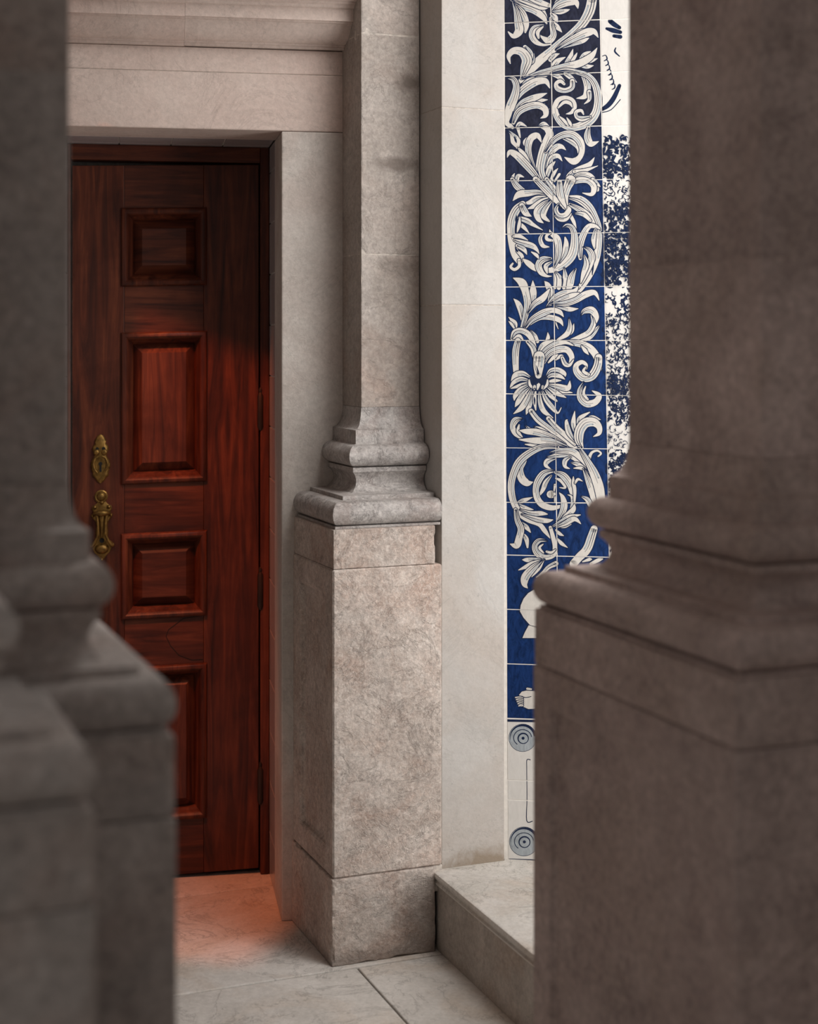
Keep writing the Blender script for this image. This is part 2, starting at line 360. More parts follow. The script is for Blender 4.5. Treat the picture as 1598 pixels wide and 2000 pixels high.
# cornice, two lengths with a butt joint
CP = [(0.0, 2.346), (0.010, 2.346), (0.010, 2.353), (0.016, 2.353), (0.016, 2.358)]
CP += [(0.016 + 0.058*(i/8), 2.358 + 0.045*(1-math.cos(math.pi/2*i/8))) for i in range(1, 9)]
CP += [(0.080, 2.404), (0.080, 2.409), (0.086, 2.409), (0.086, 2.441), (0.092, 2.443), (0.096, 2.449), (0.103, 2.452), (0.103, 2.457)]
CP += [(0.103 + 0.05*(i/6), 2.457 + 0.03*(1-math.cos(math.pi/2*i/6))) for i in range(1, 7)] + [(0.157, 2.487), (0.157, 2.499), (-0.2, 2.499), (-0.2, 2.346)]
for a0, a1, dz in ((-3.2, -0.2600, 0.0), (-0.2595, 0.30, 0.0014)):
    n = len(CP); vs = [Wl(a0, m, z+dz) for m, z in CP] + [Wl(a1, m, z+dz) for m, z in CP]
    fs = [(i, (i+1) % n, n+(i+1) % n, n+i) for i in range(n)] + [tuple(range(n)), tuple(range(2*n-1, n-1, -1))]
    mesh_obj('cornice_length', vs, fs, M['wall'], wall, 0, 1, 30)
ceil = box('ceiling', L, -3.4, 3.2, -1.3, 2.6, 3.603, 3.75, M['wall'], None, 0); tag(ceil, 'plain stone ceiling of the passage', None, None, 'structure')
wf = box('wall_front_blocker', L, -3.35, -1.533, 1.30, 1.75, 0.0, 3.6, M['pier_grey'], None, 0.003); tag(wf, 'grey stone wall added beside the clustered pier to block light', None, None, 'structure')  # added out of view to block ambient light from the left front
ws = box('wall_side_blocker', lambda x, y, z: Vector((x, y, z)), 1.55, 1.85, -1.2, 2.0, 0.0, 3.6, M['pier'], None, 0.003); tag(ws, 'brown stone wall added to shade the front of the brown pier', None, None, 'structure')  # unseen wall, added to shade the brown pier's front face
wl = box('wall_left_blocker', L, -3.35, -3.1, -1.0, 1.9, 0.0, 3.6, M['riser'], None, 0); tag(wl, 'plain stone wall added to darken the passage behind the grey pier', None, None, 'structure')  # unseen wall, added to keep ambient light out of the passage
# plain glazed tiles lining the back half of the recess
def rtile(c):
    mesh_obj('reveal_tile', c, BOXF, M['revealtile'], wall, 0.0012, 1)
z = 0.03; 
mesh_obj('reveal_grout', fbox(Wl, 0.0045, 0.0089, RD, -0.206, 0.0, ZL), BOXF, M['grout'], wall)
mesh_obj('reveal_grout', fbox(Wl, OPEN-0.0089, OPEN-0.0045, RD, -0.206, 0.0, ZL), BOXF, M['grout'], wall)
mesh_obj('reveal_grout', fbox(Wl, OPEN, 0.0, RD, -0.206, ZL+0.0045, ZL+0.0089), BOXF, M['grout'], wall)
zz = -0.02
while zz < ZL:
    z0, z1 = max(zz, 0.0)+0.001, min(zz+0.1465, ZL)-0.001
    for m0, m1 in ((-0.3905, -0.347), (-0.345, -0.2065)):
        rtile(fbox(Wl, 0.0004 + random.uniform(0, .0006), 0.0085, m0, m1, z0, z1))
        rtile(fbox(Wl, OPEN-0.0085, OPEN-0.0004, m0, m1, z0, z1))
    zz += 0.1480
aa = OPEN
while aa < -0.001:
    a0, a1 = aa+0.001, min(aa+0.1465, 0.0)-0.001
    for m0, m1 in ((-0.3905, -0.347), (-0.345, -0.2065)):
        rtile(fbox(Wl, a0, a1, m0, m1, ZL+0.0004, ZL+0.0085))
    aa += 0.1480

# ------------------------------------------------------------------ setting: the door
door = empty('door_1'); tag(door, 'red mahogany panelled door with brass fittings in a deep stone recess', None, None, 'structure')
SAG = 0.024                                          # the old leaf has dropped towards its lock side
def D(a, m, z): return Wl(a, RD + m, z + (a+0.03)*SAG)
def Dn(a, m, z): return Wl(a, RD + m, z)
box('door_frame', Dn, -0.026, 0.0, -0.06, 0.012, 0.0, ZL, M['wood_z'], door, 0.003)
box('door_frame', Dn, OPEN, OPEN+0.010, -0.06, 0.012, 0.0, ZL, M['wood_z'], door, 0.003)
box('door_frame', Dn, OPEN+0.010, -0.026, -0.06, 0.012, ZL-0.045, ZL, M['wood_x'], door, 0.003)
box('dark_threshold', Dn, OPEN, 0, -0.07, -0.03, 0.0, 0.015, M['dark'], door, 0)
AL, AR, ZB, ZT = -0.566, -0.030, 0.016, 2.078
PA0, PA1 = -0.418, -0.190
PZ = [(0.185, 0.617), (0.774, 1.004), (1.165, 1.585), (1.737, 1.945)]
box('stile', D, AL, PA0, -0.045, 0.0, ZB, ZT, M['wood_z'], door, 0.0015)
box('stile', D, PA1, AR, -0.045, 0.0, ZB, ZT, M['wood_z'], door, 0.0015)
zr = [ZB] + [x for p in PZ for x in p] + [ZT]
for i in range(0, len(zr), 2):
    box('rail', D, PA0+0.0006, PA1-0.0006, -0.045, -0.0008, zr[i], zr[i+1], M['wood_x'], door, 0.0012)
for z0, z1 in PZ:
    # sunk panel: sloping margin and a raised flat field
    st = [(0.0, -0.030), (0.024, -0.030), (0.030, -0.022), (0.048, -0.008), (0.051, -0.005)]
    vs, fs = [], []
    for ins, dep in st:
        vs += [D(PA0+ins, dep, z0+ins), D(PA1-ins, dep, z0+ins), D(PA1-ins, dep, z1-ins), D(PA0+ins, dep, z1-ins)]
    for i in range(len(st)-1):
        for k in range(4): fs.append((i*4+k, i*4+(k+1) % 4, i*4+4+(k+1) % 4, i*4+4+k))
    e = (len(st)-1)*4; fs.append((e, e+1, e+2, e+3))
    pan = mesh_obj('panel', vs, fs, M['wood_x' if z1-z0 < 0.3 else 'wood_z'], door, 0, 1, 20)
    # bolection moulding standing proud of the frame
    st = [(-0.010, -0.001), (-0.009, 0.005), (-0.004, 0.010), (0.003, 0.012), (0.009, 0.008), (0.012, -0.002), (0.018, -0.008), (0.026, -0.0295)]
    vs, fs = [], []
    for ins, dep in st:
        vs += [D(PA0+ins, dep, z0+ins), D(PA1-ins, dep, z0+ins), D(PA1-ins, dep, z1-ins), D(PA0+ins, dep, z1-ins)]
    for i in range(len(st)-1):
        for k in range(4): fs.append((i*4+k, i*4+(k+1) % 4, i*4+4+(k+1) % 4, i*4+4+k))
    mesh_obj('panel_moulding', vs, fs, M['wood_z'], pan, 0, 1, 40)

# ---- brass
def outline_plate(name, pts, a, z, depth, dome, mat, parent):
    n = len(pts); vs = [D(a+x, 0.0, z+y) for x, y in pts] + [D(a+x, depth, z+y) for x, y in pts] + \
        [D(a+x*0.82, depth+dome*0.7, z+y*0.9) for x, y in pts] + [D(a+x*0.5, depth+dome, z+y*0.62) for x, y in pts]
    fs = []
    for r in range(3):
        for i in range(n): fs.append((r*n+i, r*n+(i+1) % n, (r+1)*n+(i+1) % n, (r+1)*n+i))
    fs.append(tuple(3*n+i for i in range(n)))
    return mesh_obj(name, vs, fs, mat, parent, 0, 1, 60)
def rev(name, a, z, prof, mat, parent, n=20, sx=1.0, sy=1.0):     # turned about the door normal: (radius, depth)
    vs, fs = [], []
    for r, d in prof:
        for k in range(n):
            t = 2*math.pi*k/n; vs.append(D(a+r*math.cos(t)*sx, d, z+r*math.sin(t)*sy))
    for i in range(len(prof)-1):
        for k in range(n): fs.append((i*n+k, i*n+(k+1) % n, (i+1)*n+(k+1) % n, (i+1)*n+k))
    fs.append(tuple((len(prof)-1)*n+k for k in range(n)))
    return mesh_obj(name, vs, fs, mat, parent, 0, 1, 50)
def tube(name, pts, rad, mat, parent, n=8):
    vs, fs = [], []
    P = [Vector(p) for p in pts]
    for i, p in enumerate(P):
        t = (P[min(i+1, len(P)-1)] - P[max(i-1, 0)]).normalized()
        up = Vector((0, 1, 0)) if abs(t.y) < 0.9 else Vector((1, 0, 0))
        s = t.cross(up).normalized(); q = s.cross(t)
        r = rad[i] if isinstance(rad, (list, tuple)) else rad
        for k in range(n):
            an = 2*math.pi*k/n; vs.append(p + s*(r*math.cos(an)) + q*(r*math.sin(an)))
    for i in range(len(P)-1):
        for k in range(n): fs.append((i*n+k, i*n+(k+1) % n, (i+1)*n+(k+1) % n, (i+1)*n+k))
    fs.append(tuple(range(n))); fs.append(tuple((len(P)-1)*n+k for k in range(n)))
    return mesh_obj(name, vs, fs, mat, parent, 0, 1, 50)
HA = -0.4855
half = [(0, .071), (.008, .068), (.013, .060), (.017, .052), (.014, .046), (.021, .038), (.024, .028), (.020, .020), (.017, .012),
        (.020, .004), (.026, -.006), (.028, -.018), (.026, -.030), (.022, -.040), (.023, -.048), (.016, -.054), (.010, -.064), (0, -.070)]
pts = half + [(-x, y) for x, y in reversed(half[1:-1])]
esc = outline_plate('lock_plate', pts, HA, 1.232, 0.003, 0.005, M['brass'], door); esc['label'] = 'ornate brass lock plate with keyhole'
for sx in (-1, 1):
    rev('scroll_boss', HA+sx*0.011, 1.252, [(0.009, 0.004), (0.009, 0.009), (0.006, 0.012), (0.002, 0.013)], M['brass'], esc, 12)
    rev('pierced_hole', HA+sx*0.009, 1.262, [(0.005, 0.006), (0.005, 0.0092), (0.0, 0.0093)], M['dark'], esc, 10)
    tube('scroll_rib', [D(HA+sx*x, 0.0085, 1.232+y) for x, y in ((.004, .008), (.014, .004), (.020, -.010), (.018, -.026), (.008, -.040))], [.003, .0036, .004, .0036, .002], M['brass'], esc)
rev('keyhole', HA, 1.219, [(0.0055, 0.006), (0.0055, 0.0125), (0.0, 0.0126)], M['dark'], esc, 12)
mesh_obj('keyhole_slot', fbox(D, HA-0.0028, HA+0.0028, 0.006, 0.0124, 1.196, 1.218), BOXF, M['dark'], esc)
ros = rev('brass_rosette', HA+0.002, 1.124, [(0.0, 0.0), (0.019, 0.0), (0.019, 0.004), (0.016, 0.006), (0.013, 0.005), (0.010, 0.010), (0.004, 0.013), (0.0, 0.0135)], M['brass'], door)
ros['label'] = 'small round brass rosette'
half = [(0, .086), (.010, .082), (.016, .074), (.026, .070), (.029, .060), (.024, .052), (.029, .044), (.027, .034), (.019, .026), (.016, .012), (.018, -.006),
        (.017, -.022), (.024, -.032), (.032, -.038), (.034, -.046), (.026, -.054), (.022, -.064), (.014, -.072), (.008, -.080), (0, -.092)]
pts = half + [(-x, y) for x, y in reversed(half[1:-1])]
HZ = 1.028
pl = outline_plate('pull_handle_plate', pts, HA+0.004, HZ, 0.003, 0.004, M['brass'], door); pl['label'] = 'ornate brass pull handle with crowned plate'
for x, y, r in ((-.020, .066, .006), (0, .079, .006), (.020, .066, .006), (-.026, .042, .005), (.026, .042, .005), (-.030, -.044, .006), (.030, -.044, .006), (0, -.085, .005)):
    rev('bead', HA+0.004+x, HZ+y, [(r, 0.003), (r, 0.008), (r*0.7, 0.012), (0, 0.0135)], M['brass'], pl, 12)
tube('pull_bar', [D(HA+0.004+x, m, HZ+y) for x, y, m in ((-.022, .048, .012), (-.012, .050, .022), (0, .050, .026), (.012, .050, .022), (.022, .048, .012))], [.005, .007, .009, .007, .005], M['brass'], pl)
for sx in (-1, 1):
    tube('pull_bail', [D(HA+0.004+sx*x, m, HZ+y) for x, y, m in ((.014, .045, .016), (.011, .020, .020), (.010, -.010, .020), (.018, -.030, .018), (.028, -.044, .014))], [.005, .004, .004, .0045, .005], M['brass'], pl)
rev('pull_grip', HA+0.004, HZ-0.054, [(0.020, 0.004), (0.020, 0.010), (0.014, 0.016), (0.006, 0.019), (0.0, 0.0195)], M['brass'], pl, 16, 1.0, 0.75)
rev('pierced_hole', HA+0.004, HZ-0.030, [(0.007, 0.006), (0.007, 0.0105), (0, 0.0106)], M['dark'], pl, 12)
tube('pull_stem', [D(HA+0.004, 0.012, HZ+0.04), D(HA+0.004, 0.016, HZ+0.015), D(HA+0.004, 0.012, HZ-0.02)], [.009, .006, .003], M['brass'], pl)
for hz in (1.355, 0.83, 0.26):
    h = tube('hinge', [Dn(-0.026, 0.010, hz-0.055), Dn(-0.026, 0.010, hz-0.045), Dn(-0.026, 0.010, hz+0.045), Dn(-0.026, 0.010, hz+0.055)], [.004, .009, .009, .004], M['iron'], door, 10)
    tube('hinge_finial', [Dn(-0.026, 0.010, hz+0.052), Dn(-0.026, 0.010, hz+0.062), Dn(-0.026, 0.010, hz+0.070)], [.003, .006, .002], M['iron'], h)

# ------------------------------------------------------------------ the step
step = empty('stone_step'); tag(step, 'raised pale stone step along the foot of the blue tiled wall', 'step')
TS = 0.204
def step_prism(name, prof, vfront, mat):
    def ring(u, z):
        e = TW(1.2, -0.0005, z)
        return [L(u, vfront, z), L(1.2, vfront, z), e, TW(0.0, -0.0005, z), L(0.4765, -0.0100, z), L(u, -0.0100, z)]
    vs = [p for u, z in prof for p in ring(u, z)]; fs = []
    for i in range(len(prof)-1):
        for k in range(6): fs.append((i*6+k, i*6+(k+1) % 6, i*6+6+(k+1) % 6, i*6+6+k))
    fs += [tuple(range(5, -1, -1)), tuple((len(prof)-1)*6+k for k in range(6))]
    return mesh_obj(name, vs, fs, mat, step, 0, 1, 30)
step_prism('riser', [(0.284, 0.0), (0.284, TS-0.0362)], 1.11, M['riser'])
step_prism('tread', [(0.284, TS-0.036), (0.278, TS-0.034), (0.2755, TS-0.028), (0.280, TS-0.025), (0.280, TS-0.020), (0.2745, TS-0.017), (0.272, TS-0.010), (0.2735, TS-0.003), (0.279, TS)], 1.12, M['step'])

# ------------------------------------------------------------------ pilaster beside the door
pil = empty('stone_pilaster'); tag(pil, 'weathered stone pilaster with moulded base on a tall rosy pedestal beside the door', 'pilaster')
pedestal(pil, L, 0.131, 0.2955, -0.335, -0.156, 0.131, 0.156, 0.0, 0.0, (M['shaft'], M['base'], M['plinth']), [1.79, 2.369], ('l',), 0.217, 0.018, True)

box('mortar_fillet', L, 0.2700, 0.2984, -0.12, -0.0030, 0.150, 0.2178, M['lime'], pil, 0.004)
repair = [(0.0, 0.0), (-0.055, -0.006), (-0.098, -0.036), (-0.105, -0.055), (-0.092, -0.083), (-0.068, -0.112), (-0.03, -0.128), (0.0, -0.128)]
tube('repair_seam', [D(PA1-0.004+x, -0.0008, 0.765+z) for x, z in repair], 0.0011, M['dark'], door, 6)

# ------------------------------------------------------------------ flat pilaster strip
strip = empty('flat_pilaster'); tag(strip, 'plain pale limestone strip between the pilaster and the blue tiles', 'pilaster')
zs = [0.0, 1.656, 2.165, 3.6]
for i in range(3): box('strip_block', L, 0.2985, 0.4765, -0.33, -0.0105, zs[i], zs[i+1]-0.0018, M['strip'], strip, 0.002)
box('joint_mortar', L, 0.2995, 0.4755, -0.329, -0.0115, 0.0, 3.59, M['lime'], strip, 0)

# ------------------------------------------------------------------ free-standing piers in front
pr = empty('stone_pier'); tag(pr, 'dark brown stone pier with moulded base standing before the blue tiled wall', 'pillar')
pedestal(pr, L, -0.03+0.124, 0.67-0.124, 1.196+0.124, 1.846-0.124, 0.124, 0.124, 0.124, 0.124, (M['pier'],)*3, [1.69, 2.3], ('l',))
pl2 = empty('stone_pier'); tag(pl2, 'grey clustered stone pier standing in front of the red door', 'pillar')
cu = -0.826
pedestal(pl2, L, cu-0.70+0.118, cu-0.110, 1.20+0.118, 1.85-0.118, 0.118, 0.118, 0.110, 0.118, (M['pier_grey'],)*3, [1.9, 2.6], ())
pedestal(pl2, L, cu-0.56+0.118, cu-0.145-0.118, 1.50, 2.117-0.118, 0.118, 0.118, 0.118, 0.0, (M['pier_grey'],)*3, [1.8, 2.5], ())

# ------------------------------------------------------------------ tiled wall
tw = empty('wall_right'); tag(tw, 'blue and white painted tile wall with acanthus scroll border', None, None, 'structure')
box('tile_backing', TW, -0.06, 1.25, -0.30, -0.0008, 0.0, 3.6, M['grout'], tw, 0)
YL = [-266, -162, -58, 45, 149, 250, 353.3, 457.6, 560.5, 665, 769, 874.5, 981, 1084, 1190, 1296.5, 1402.7, 1523, 1561.5, 1682]
DR = [-10, -9, -8, -6.6, -7.5, -4, -2.5, -3, -1, 0, 3, 2, 1.5, 4, 5, 6, 6.5, 7, 8, 9]
XC = [(984.8, .0040), (1075.8, .0115), (1171.8, .0170), (1270, .019), (1370, .021), (1470, .023), (1570, .025), (1672, .027), (1776, .029), (1882, .031), (1990, .033)]
def cx(c, y): return XC[c][0] + XC[c][1]*y
def ry(r, x): return YL[r] + DR[r]*(x-985)/187.0
def corner(c, r):
    y = YL[r]; x = cx(c, y); y = ry(r, x); return (cx(c, y), y)
def shrink(q, g):
    c = (sum(p[0] for p in q)/4, sum(p[1] for p in q)/4)
    return [(x + (g if x < c[0] else -g), y + (g if y < c[1] else -g)) for x, y in q]

# ---- painted ornament: tapering brush strokes traced from the photograph, cut at each tile's edge
STK = []                                             # (kind, list of (x, y, w)) in photo pixels
SC = 280/1556.0
OFF = {'A': 0, 'B': 350, 'C': 700, 'D': 1050}
def cr(pts, n=7):
    out = []; m = len(pts)
    for i in range(m-1):
        p0, p1, p2, p3 = pts[max(i-1, 0)], pts[i], pts[i+1], pts[min(i+2, m-1)]
        for k in range(n):
            t = k/n
            out.append(tuple(0.5*((2*b) + (c-a)*t + (2*a-5*b+4*c-d)*t*t + (3*b-a-3*c+d)*t**3) for a, b, c, d in zip(p0, p1, p2, p3)))
    out.append(pts[-1]); return out
def px(reg, a):
    return [(960 + a[i]*SC, OFF[reg] + a[i+1]*SC, abs(a[i+2])*SC) for i in range(0, len(a), 3)]
def S(reg, *a): STK.append(('s', px(reg, a)))         # white stroke, dark outline, with a vein
def K(reg, *a): STK.append(('k', px(reg, a)))         # dark stroke
def PG(reg, pts, mat='w'): STK.append(('p' + mat, [(960+x*SC, OFF[reg]+y*SC) for x, y in pts]))
# -- region A
S('A',480,-60,30, 520,60,35, 570,180,35, 600,250,10)
S('A',215,0,10, 330,60,38, 460,110,38, 560,185,30, 600,255,8)
S('A',300,-10,20, 450,40,32, 560,80,28, 640,62,8)
S('A',420,-20,25, 540,30,30, 630,60,22)
S('A',270,60,18, 335,150,40, 375,260,34, 368,350,10)
S('A',235,20,8, 272,130,28, 292,250,42, 300,335,46, 240,392,26, 182,345,6)
S('A',740,-20,20, 700,60,28, 660,120,10)
S('A',660,120,10, 720,62,38, 830,18,46, 915,25,34, 938,85,8)
S('A',660,130,8, 740,130,26, 810,115,18, 848,103,4)
S('A',650,150,15, 690,190,30, 715,235,8)
S('A',655,235,14, 710,290,28, 766,350,3)
S('A',640,200,14, 660,300,26, 672,385,34, 620,440,38, 560,410,18, 533,385,6)
S('A',560,275,10, 470,305,30, 438,380,32, 480,452,28, 560,487,14, 645,480,6)
S('A',560,290,8, 505,345,20, 512,410,12)
S('A',1095,-20,52, 1065,120,54, 985,260,48, 860,380,42, 740,470,38, 640,560,42, 520,660,48, 420,760,44, 340,850,34, 300,900,14)
S('A',850,430,8, 960,350,24, 1045,308,6)
S('A',780,515,8, 900,470,25, 1000,440,24, 1058,413,4)
S('A',700,540,6, 800,470,26, 920,405,36, 1040,352,44, 1115,345,30, 1158,405,5)
S('A',450,590,16, 445,660,22, 420,700,10)
S('A',365,510,22, 415,590,38, 410,690,20)
S('A',325,850,14, 360,740,44, 385,650,55, 330,565,46, 240,552,36, 188,610,24, 205,690,5)
S('A',640,650,22, 690,602,22, 738,583,3)
S('A',660,745,24, 710,670,30, 800,622,5)
S('A',790,725,20, 850,640,30, 885,535,4)
S('A',860,690,16, 905,620,16, 930,575,4)
S('A',950,690,20, 1010,600,28, 1075,560,6)
S('A',950,700,20, 1040,722,24, 1108,712,3)
S('A',1000,680,14, 1085,660,20, 1150,635,4)
S('A',340,855,6, 500,795,20, 650,762,32, 800,722,34, 950,690,40, 1080,615,34, 1148,520,3)
S('A',800,800,18, 860,840,24, 925,892,4)
S('A',980,790,20, 1025,870,34, 1042,960,36, 1015,1045,28, 925,1068,4)
S('A',1062,1000,24, 1062,1080,18, 1008,1128,4)
S('A',650,792,8, 800,760,18, 950,788,25, 1060,832,30, 1130,930,36, 1158,1080,40, 1130,1230,44, 1040,1330,48, 900,1382,38, 780,1352,34, 710,1262,34, 690,1170,30, 722,1090,26, 800,1060,22, 880,1090,22, 905,1160,22, 870,1220,18, 812,1237,4)
S('A',725,1170,8, 790,1110,18, 850,1120,18, 878,1165,4)
S('A',740,1265,6, 790,1310,16, 830,1360,10)
S('A',820,1280,6, 850,1330,16, 870,1370,8)
S('A',1070,1270,14, 985,1290,28, 925,1268,20, 920,1215,18, 975,1200,16, 1000,1240,8)
S('A',650,812,8, 730,835,24, 780,880,16)
S('A',878,880,26, 872,950,28, 800,982,26, 722,962,28, 702,910,20, 748,880,20, 790,912,14)
S('A',420,890,18, 500,850,20, 605,828,3)
S('A',330,960,18, 390,885,25, 465,838,4)
S('A',240,1130,18, 310,1010,36, 400,932,44, 500,882,40, 590,882,30, 632,955,5)
S('A',450,1100,14, 540,1090,20, 610,1083,3)
S('A',230,1250,12, 320,1130,28, 420,1080,36, 520,1042,28, 603,1012,3)
S('A',570,1135,16, 628,1185,3)
S('A',240,1335,18, 290,1222,34, 390,1162,36, 500,1142,36, 580,1182,34, 588,1250,26, 535,1283,4)
S('A',178,848,5, 240,862,28, 270,940,34, 250,1050,44, 210,1150,48, 180,1250,40, 178,1335,34, 230,1385,16)
K('A',235,1210,4, 220,1270,9, 208,1320,16, 205,1335,8)
S('A',275,1385,14, 310,1342,22, 383,1372,3)
S('A',518,1362,6, 570,1345,24, 622,1410,30)
S('A',180,1420,4, 215,1450,18, 262,1530,52, 285,1600,18)
K('A',248,1480,4, 262,1520,12, 272,1548,5)
S('A',290,1395,18, 312,1490,8)
S('A',590,1900,12, 620,1700,30, 700,1602,34, 760,1592,24, 808,1628,3)
S('A',600,1850,12, 645,1722,24, 720,1692,24, 768,1748,3)
S('A',590,1960,12, 630,1830,26, 690,1755,6)
S('A',580,1990,38, 530,1850,44, 550,1700,48, 600,1550,50, 632,1455,42, 600,1400,32, 545,1385,10)
S('A',780,1500,12, 870,1540,24, 940,1605,20, 948,1695,5)
S('A',590,1650,12, 680,1520,28, 780,1462,34, 880,1460,38, 960,1530,38, 985,1620,30, 960,1705,28, 890,1752,36, 795,1708,4)
S('A',390,1600,14, 362,1545,20, 390,1488,3)
S('A',500,1900,8, 420,1720,28, 400,1600,34, 430,1502,36, 500,1472,30, 543,1545,4)
S('A',480,1900,10, 400,1780,28, 350,1680,28, 300,1615,12)
S('A',530,1970,20, 440,1860,36, 350,1760,40, 270,1682,38, 200,1652,26, 172,1708,4)
S('A',1055,1385,18, 1042,1480,36, 1080,1560,34, 1165,1535,3)
S('A',800,2010,24, 850,1902,28, 950,1842,34, 1060,1790,28, 1118,1710,3)
S('A',900,1862,18, 1010,1852,20, 1155,1800,3)
S('A',850,1965,18, 950,1902,28, 1060,1912,36, 1135,1995,24, 1150,2060,20)
S('A',245,2010,18, 232,1930,18, 252,1882,3)
S('A',270,2010,18, 290,1912,22, 353,1922,4)
S('A',640,1965,8, 680,1880,18, 722,1828,3)
S('A',685,1970,8, 735,1895,14, 742,1880,3)
# -- region B
S('B',225,0,20, 280,80,34, 360,132,22, 440,160,6)
S('B',640,195,6, 500,205,24, 420,250,24, 355,262,4)
S('B',655,190,8, 520,142,22, 400,152,34, 300,165,36, 235,232,4)
S('B',660,200,10, 560,232,24, 490,282,32, 395,322,4)
S('B',650,220,8, 565,275,30, 500,350,40, 512,432,28, 562,474,5)
S('B',655,235,8, 590,320,26, 565,400,28, 625,455,10)
S('B',840,195,18, 960,222,42, 1060,302,42, 1130,422,34, 1168,540,30, 1165,700,34, 1140,850,38, 1090,980,40, 1020,1100,40, 940,1210,34, 880,1262,10)
S('B',850,275,16, 960,332,32, 1050,402,36, 1120,490,14)
S('B',905,372,5, 1000,382,24, 1075,450,14)
S('B',1100,10,28, 1150,55,20, 1182,82,3)
S('B',860,50,16, 950,10,32, 1050,18,28, 1112,82,32, 1090,162,22, 990,150,4)
S('B',480,0,30, 600,120,38, 700,222,34, 800,322,10)
S('B',600,0,22, 700,130,28, 765,240,10)
S('B',860,10,55, 820,100,42, 800,200,34, 822,318,14)
S('B',740,30,26, 745,150,38, 775,240,26, 815,318,8)
S('B',860,395,18, 895,465,18, 920,535,4)
S('B',690,400,8, 740,432,24, 810,432,22, 868,375,5)
S('B',730,270,8, 702,330,20, 735,388,22, 800,388,26, 842,335,26, 832,300,10)
K('B',735,290,12, 760,320,14)
S('B',340,268,32, 270,332,44, 222,440,44, 212,570,40, 230,700,44, 262,820,44, 305,900,30)
S('B',300,880,18, 302,942,16, 252,980,16, 210,952,14, 232,915,10)
S('B',330,285,28, 372,365,34, 432,402,5)
S('B',310,425,22, 390,452,28, 450,492,20, 556,552,3)
S('B',300,480,18, 352,522,20, 408,585,4)
S('B',310,410,5, 300,500,18, 280,575,5)
S('B',240,620,12, 310,620,20, 396,662,3)
S('B',250,662,12, 330,690,28, 440,722,30, 490,762,18, 518,808,3)
S('B',280,722,18, 352,762,24, 384,815,5)
S('B',280,782,12, 330,832,20, 342,892,6)
K('B',275,395,4, 268,430,10, 262,455,4)
K('B',258,740,4, 272,770,12, 290,790,4)
S('B',965,860,18, 960,720,38, 1000,600,34, 1060,512,28, 1130,512,20, 1184,545,3)
S('B',1130,545,12, 1108,650,24, 1118,745,10)
S('B',1000,738,5, 1060,772,28, 1090,842,34, 1060,952,30, 1000,1080,24, 945,1185,8)
S('B',1010,830,8, 1032,920,28, 1000,1022,24, 970,1125,6)
K('B',1110,930,4, 1100,975,10, 1095,1040,4)
S('B',770,530,4, 818,502,18, 870,522,26, 900,600,34, 900,720,44, 870,830,48, 790,920,44, 690,975,34, 600,990,26, 480,970,28, 400,912,30, 345,868,8)
S('B',740,905,6, 792,802,28, 812,702,26, 800,632,8)
S('B',680,955,8, 720,850,28, 730,742,36, 710,642,36, 650,592,20, 632,548,3)
S('B',560,588,8, 530,650,20, 560,722,22, 625,735,5)
S('B',660,665,12, 605,652,18, 600,612,14, 642,590,8)
S('B',645,860,12, 560,872,34, 512,930,34, 540,1010,30, 600,1050,14, 655,1052,3)
S('B',652,900,8, 592,942,24, 605,1015,10)
S('B',435,790,6, 490,825,18, 512,860,5)
S('B',690,1030,8, 702,1100,16, 690,1180,14)
S('B',700,1010,8, 742,1080,28, 732,1180,22)
S('B',790,965,6, 802,1070,28, 790,1180,22)
S('B',915,975,8, 872,1060,34, 850,1160,34, 815,1225,10)
K('B',765,1050,4, 772,1100,10, 768,1160,5)
S('B',340,1565,8, 320,1432,28, 290,1352,28, 242,1298,3)
S('B',620,1340,8, 642,1232,26, 612,1152,30, 578,1108,3)
S('B',380,1482,8, 440,1342,26, 452,1222,38, 450,1102,3)
S('B',330,1625,18, 370,1482,28, 392,1352,36, 370,1222,38, 330,1122,44, 238,1072,4)
S('B',400,1450,8, 470,1352,28, 560,1290,34, 630,1195,8)
S('B',262,1625,12, 250,1562,28, 188,1498,3)
S('B',252,1625,8, 218,1572,14, 188,1542,3)
S('B',400,1592,6, 520,1502,28, 640,1500,28, 740,1532,26, 778,1592,3)
S('B',370,1612,12, 440,1522,26, 560,1452,36, 660,1422,28, 740,1442,26, 784,1494,3)
K('B',505,1400,4, 480,1425,12, 440,1460,4)
S('B',700,1560,8, 725,1625,3)
S('B',600,1382,6, 680,1292,26, 780,1242,34, 890,1222,28, 942,1165,6)
S('B',620,1372,6, 760,1312,26, 880,1262,26, 955,1235,5)
S('B',690,1375,6, 780,1392,24, 860,1412,24, 942,1405,3)
S('B',660,1352,8, 800,1350,28, 920,1312,30, 1020,1252,36, 1120,1232,26, 1170,1315,3)
S('B',895,1570,3, 872,1650,20, 800,1722,6)
S('B',842,1505,3, 852,1600,22, 820,1680,28, 720,1742,10)
S('B',1175,1585,3, 1120,1650,26, 1050,1722,28, 960,1755,8)
S('B',1090,1482,12, 1110,1562,26, 1060,1660,28, 960,1712,24, 845,1752,10)
S('B',975,1475,4, 1010,1432,26, 1090,1422,38, 1140,1492,28, 1140,1558,5)
S('B',430,1645,6, 470,1702,24, 500,1762,18)
S('B',612,1665,3, 615,1722,20, 588,1765,8)
S('B',220,1732,12, 250,1662,26, 320,1642,28, 400,1682,30, 450,1762,24, 482,1860,12)
S('B',240,1732,6, 300,1702,20, 345,1745,6)
S('B',288,1752,30, 266,1850,36, 262,1960,34, 268,2100,28, 275,2095,20)
S('B',700,1772,8, 850,1772,28, 980,1792,36, 1080,1842,38, 1150,1942,38, 1162,2050,40)
S('B',980,1812,8, 1020,1862,20, 1055,1905,3)
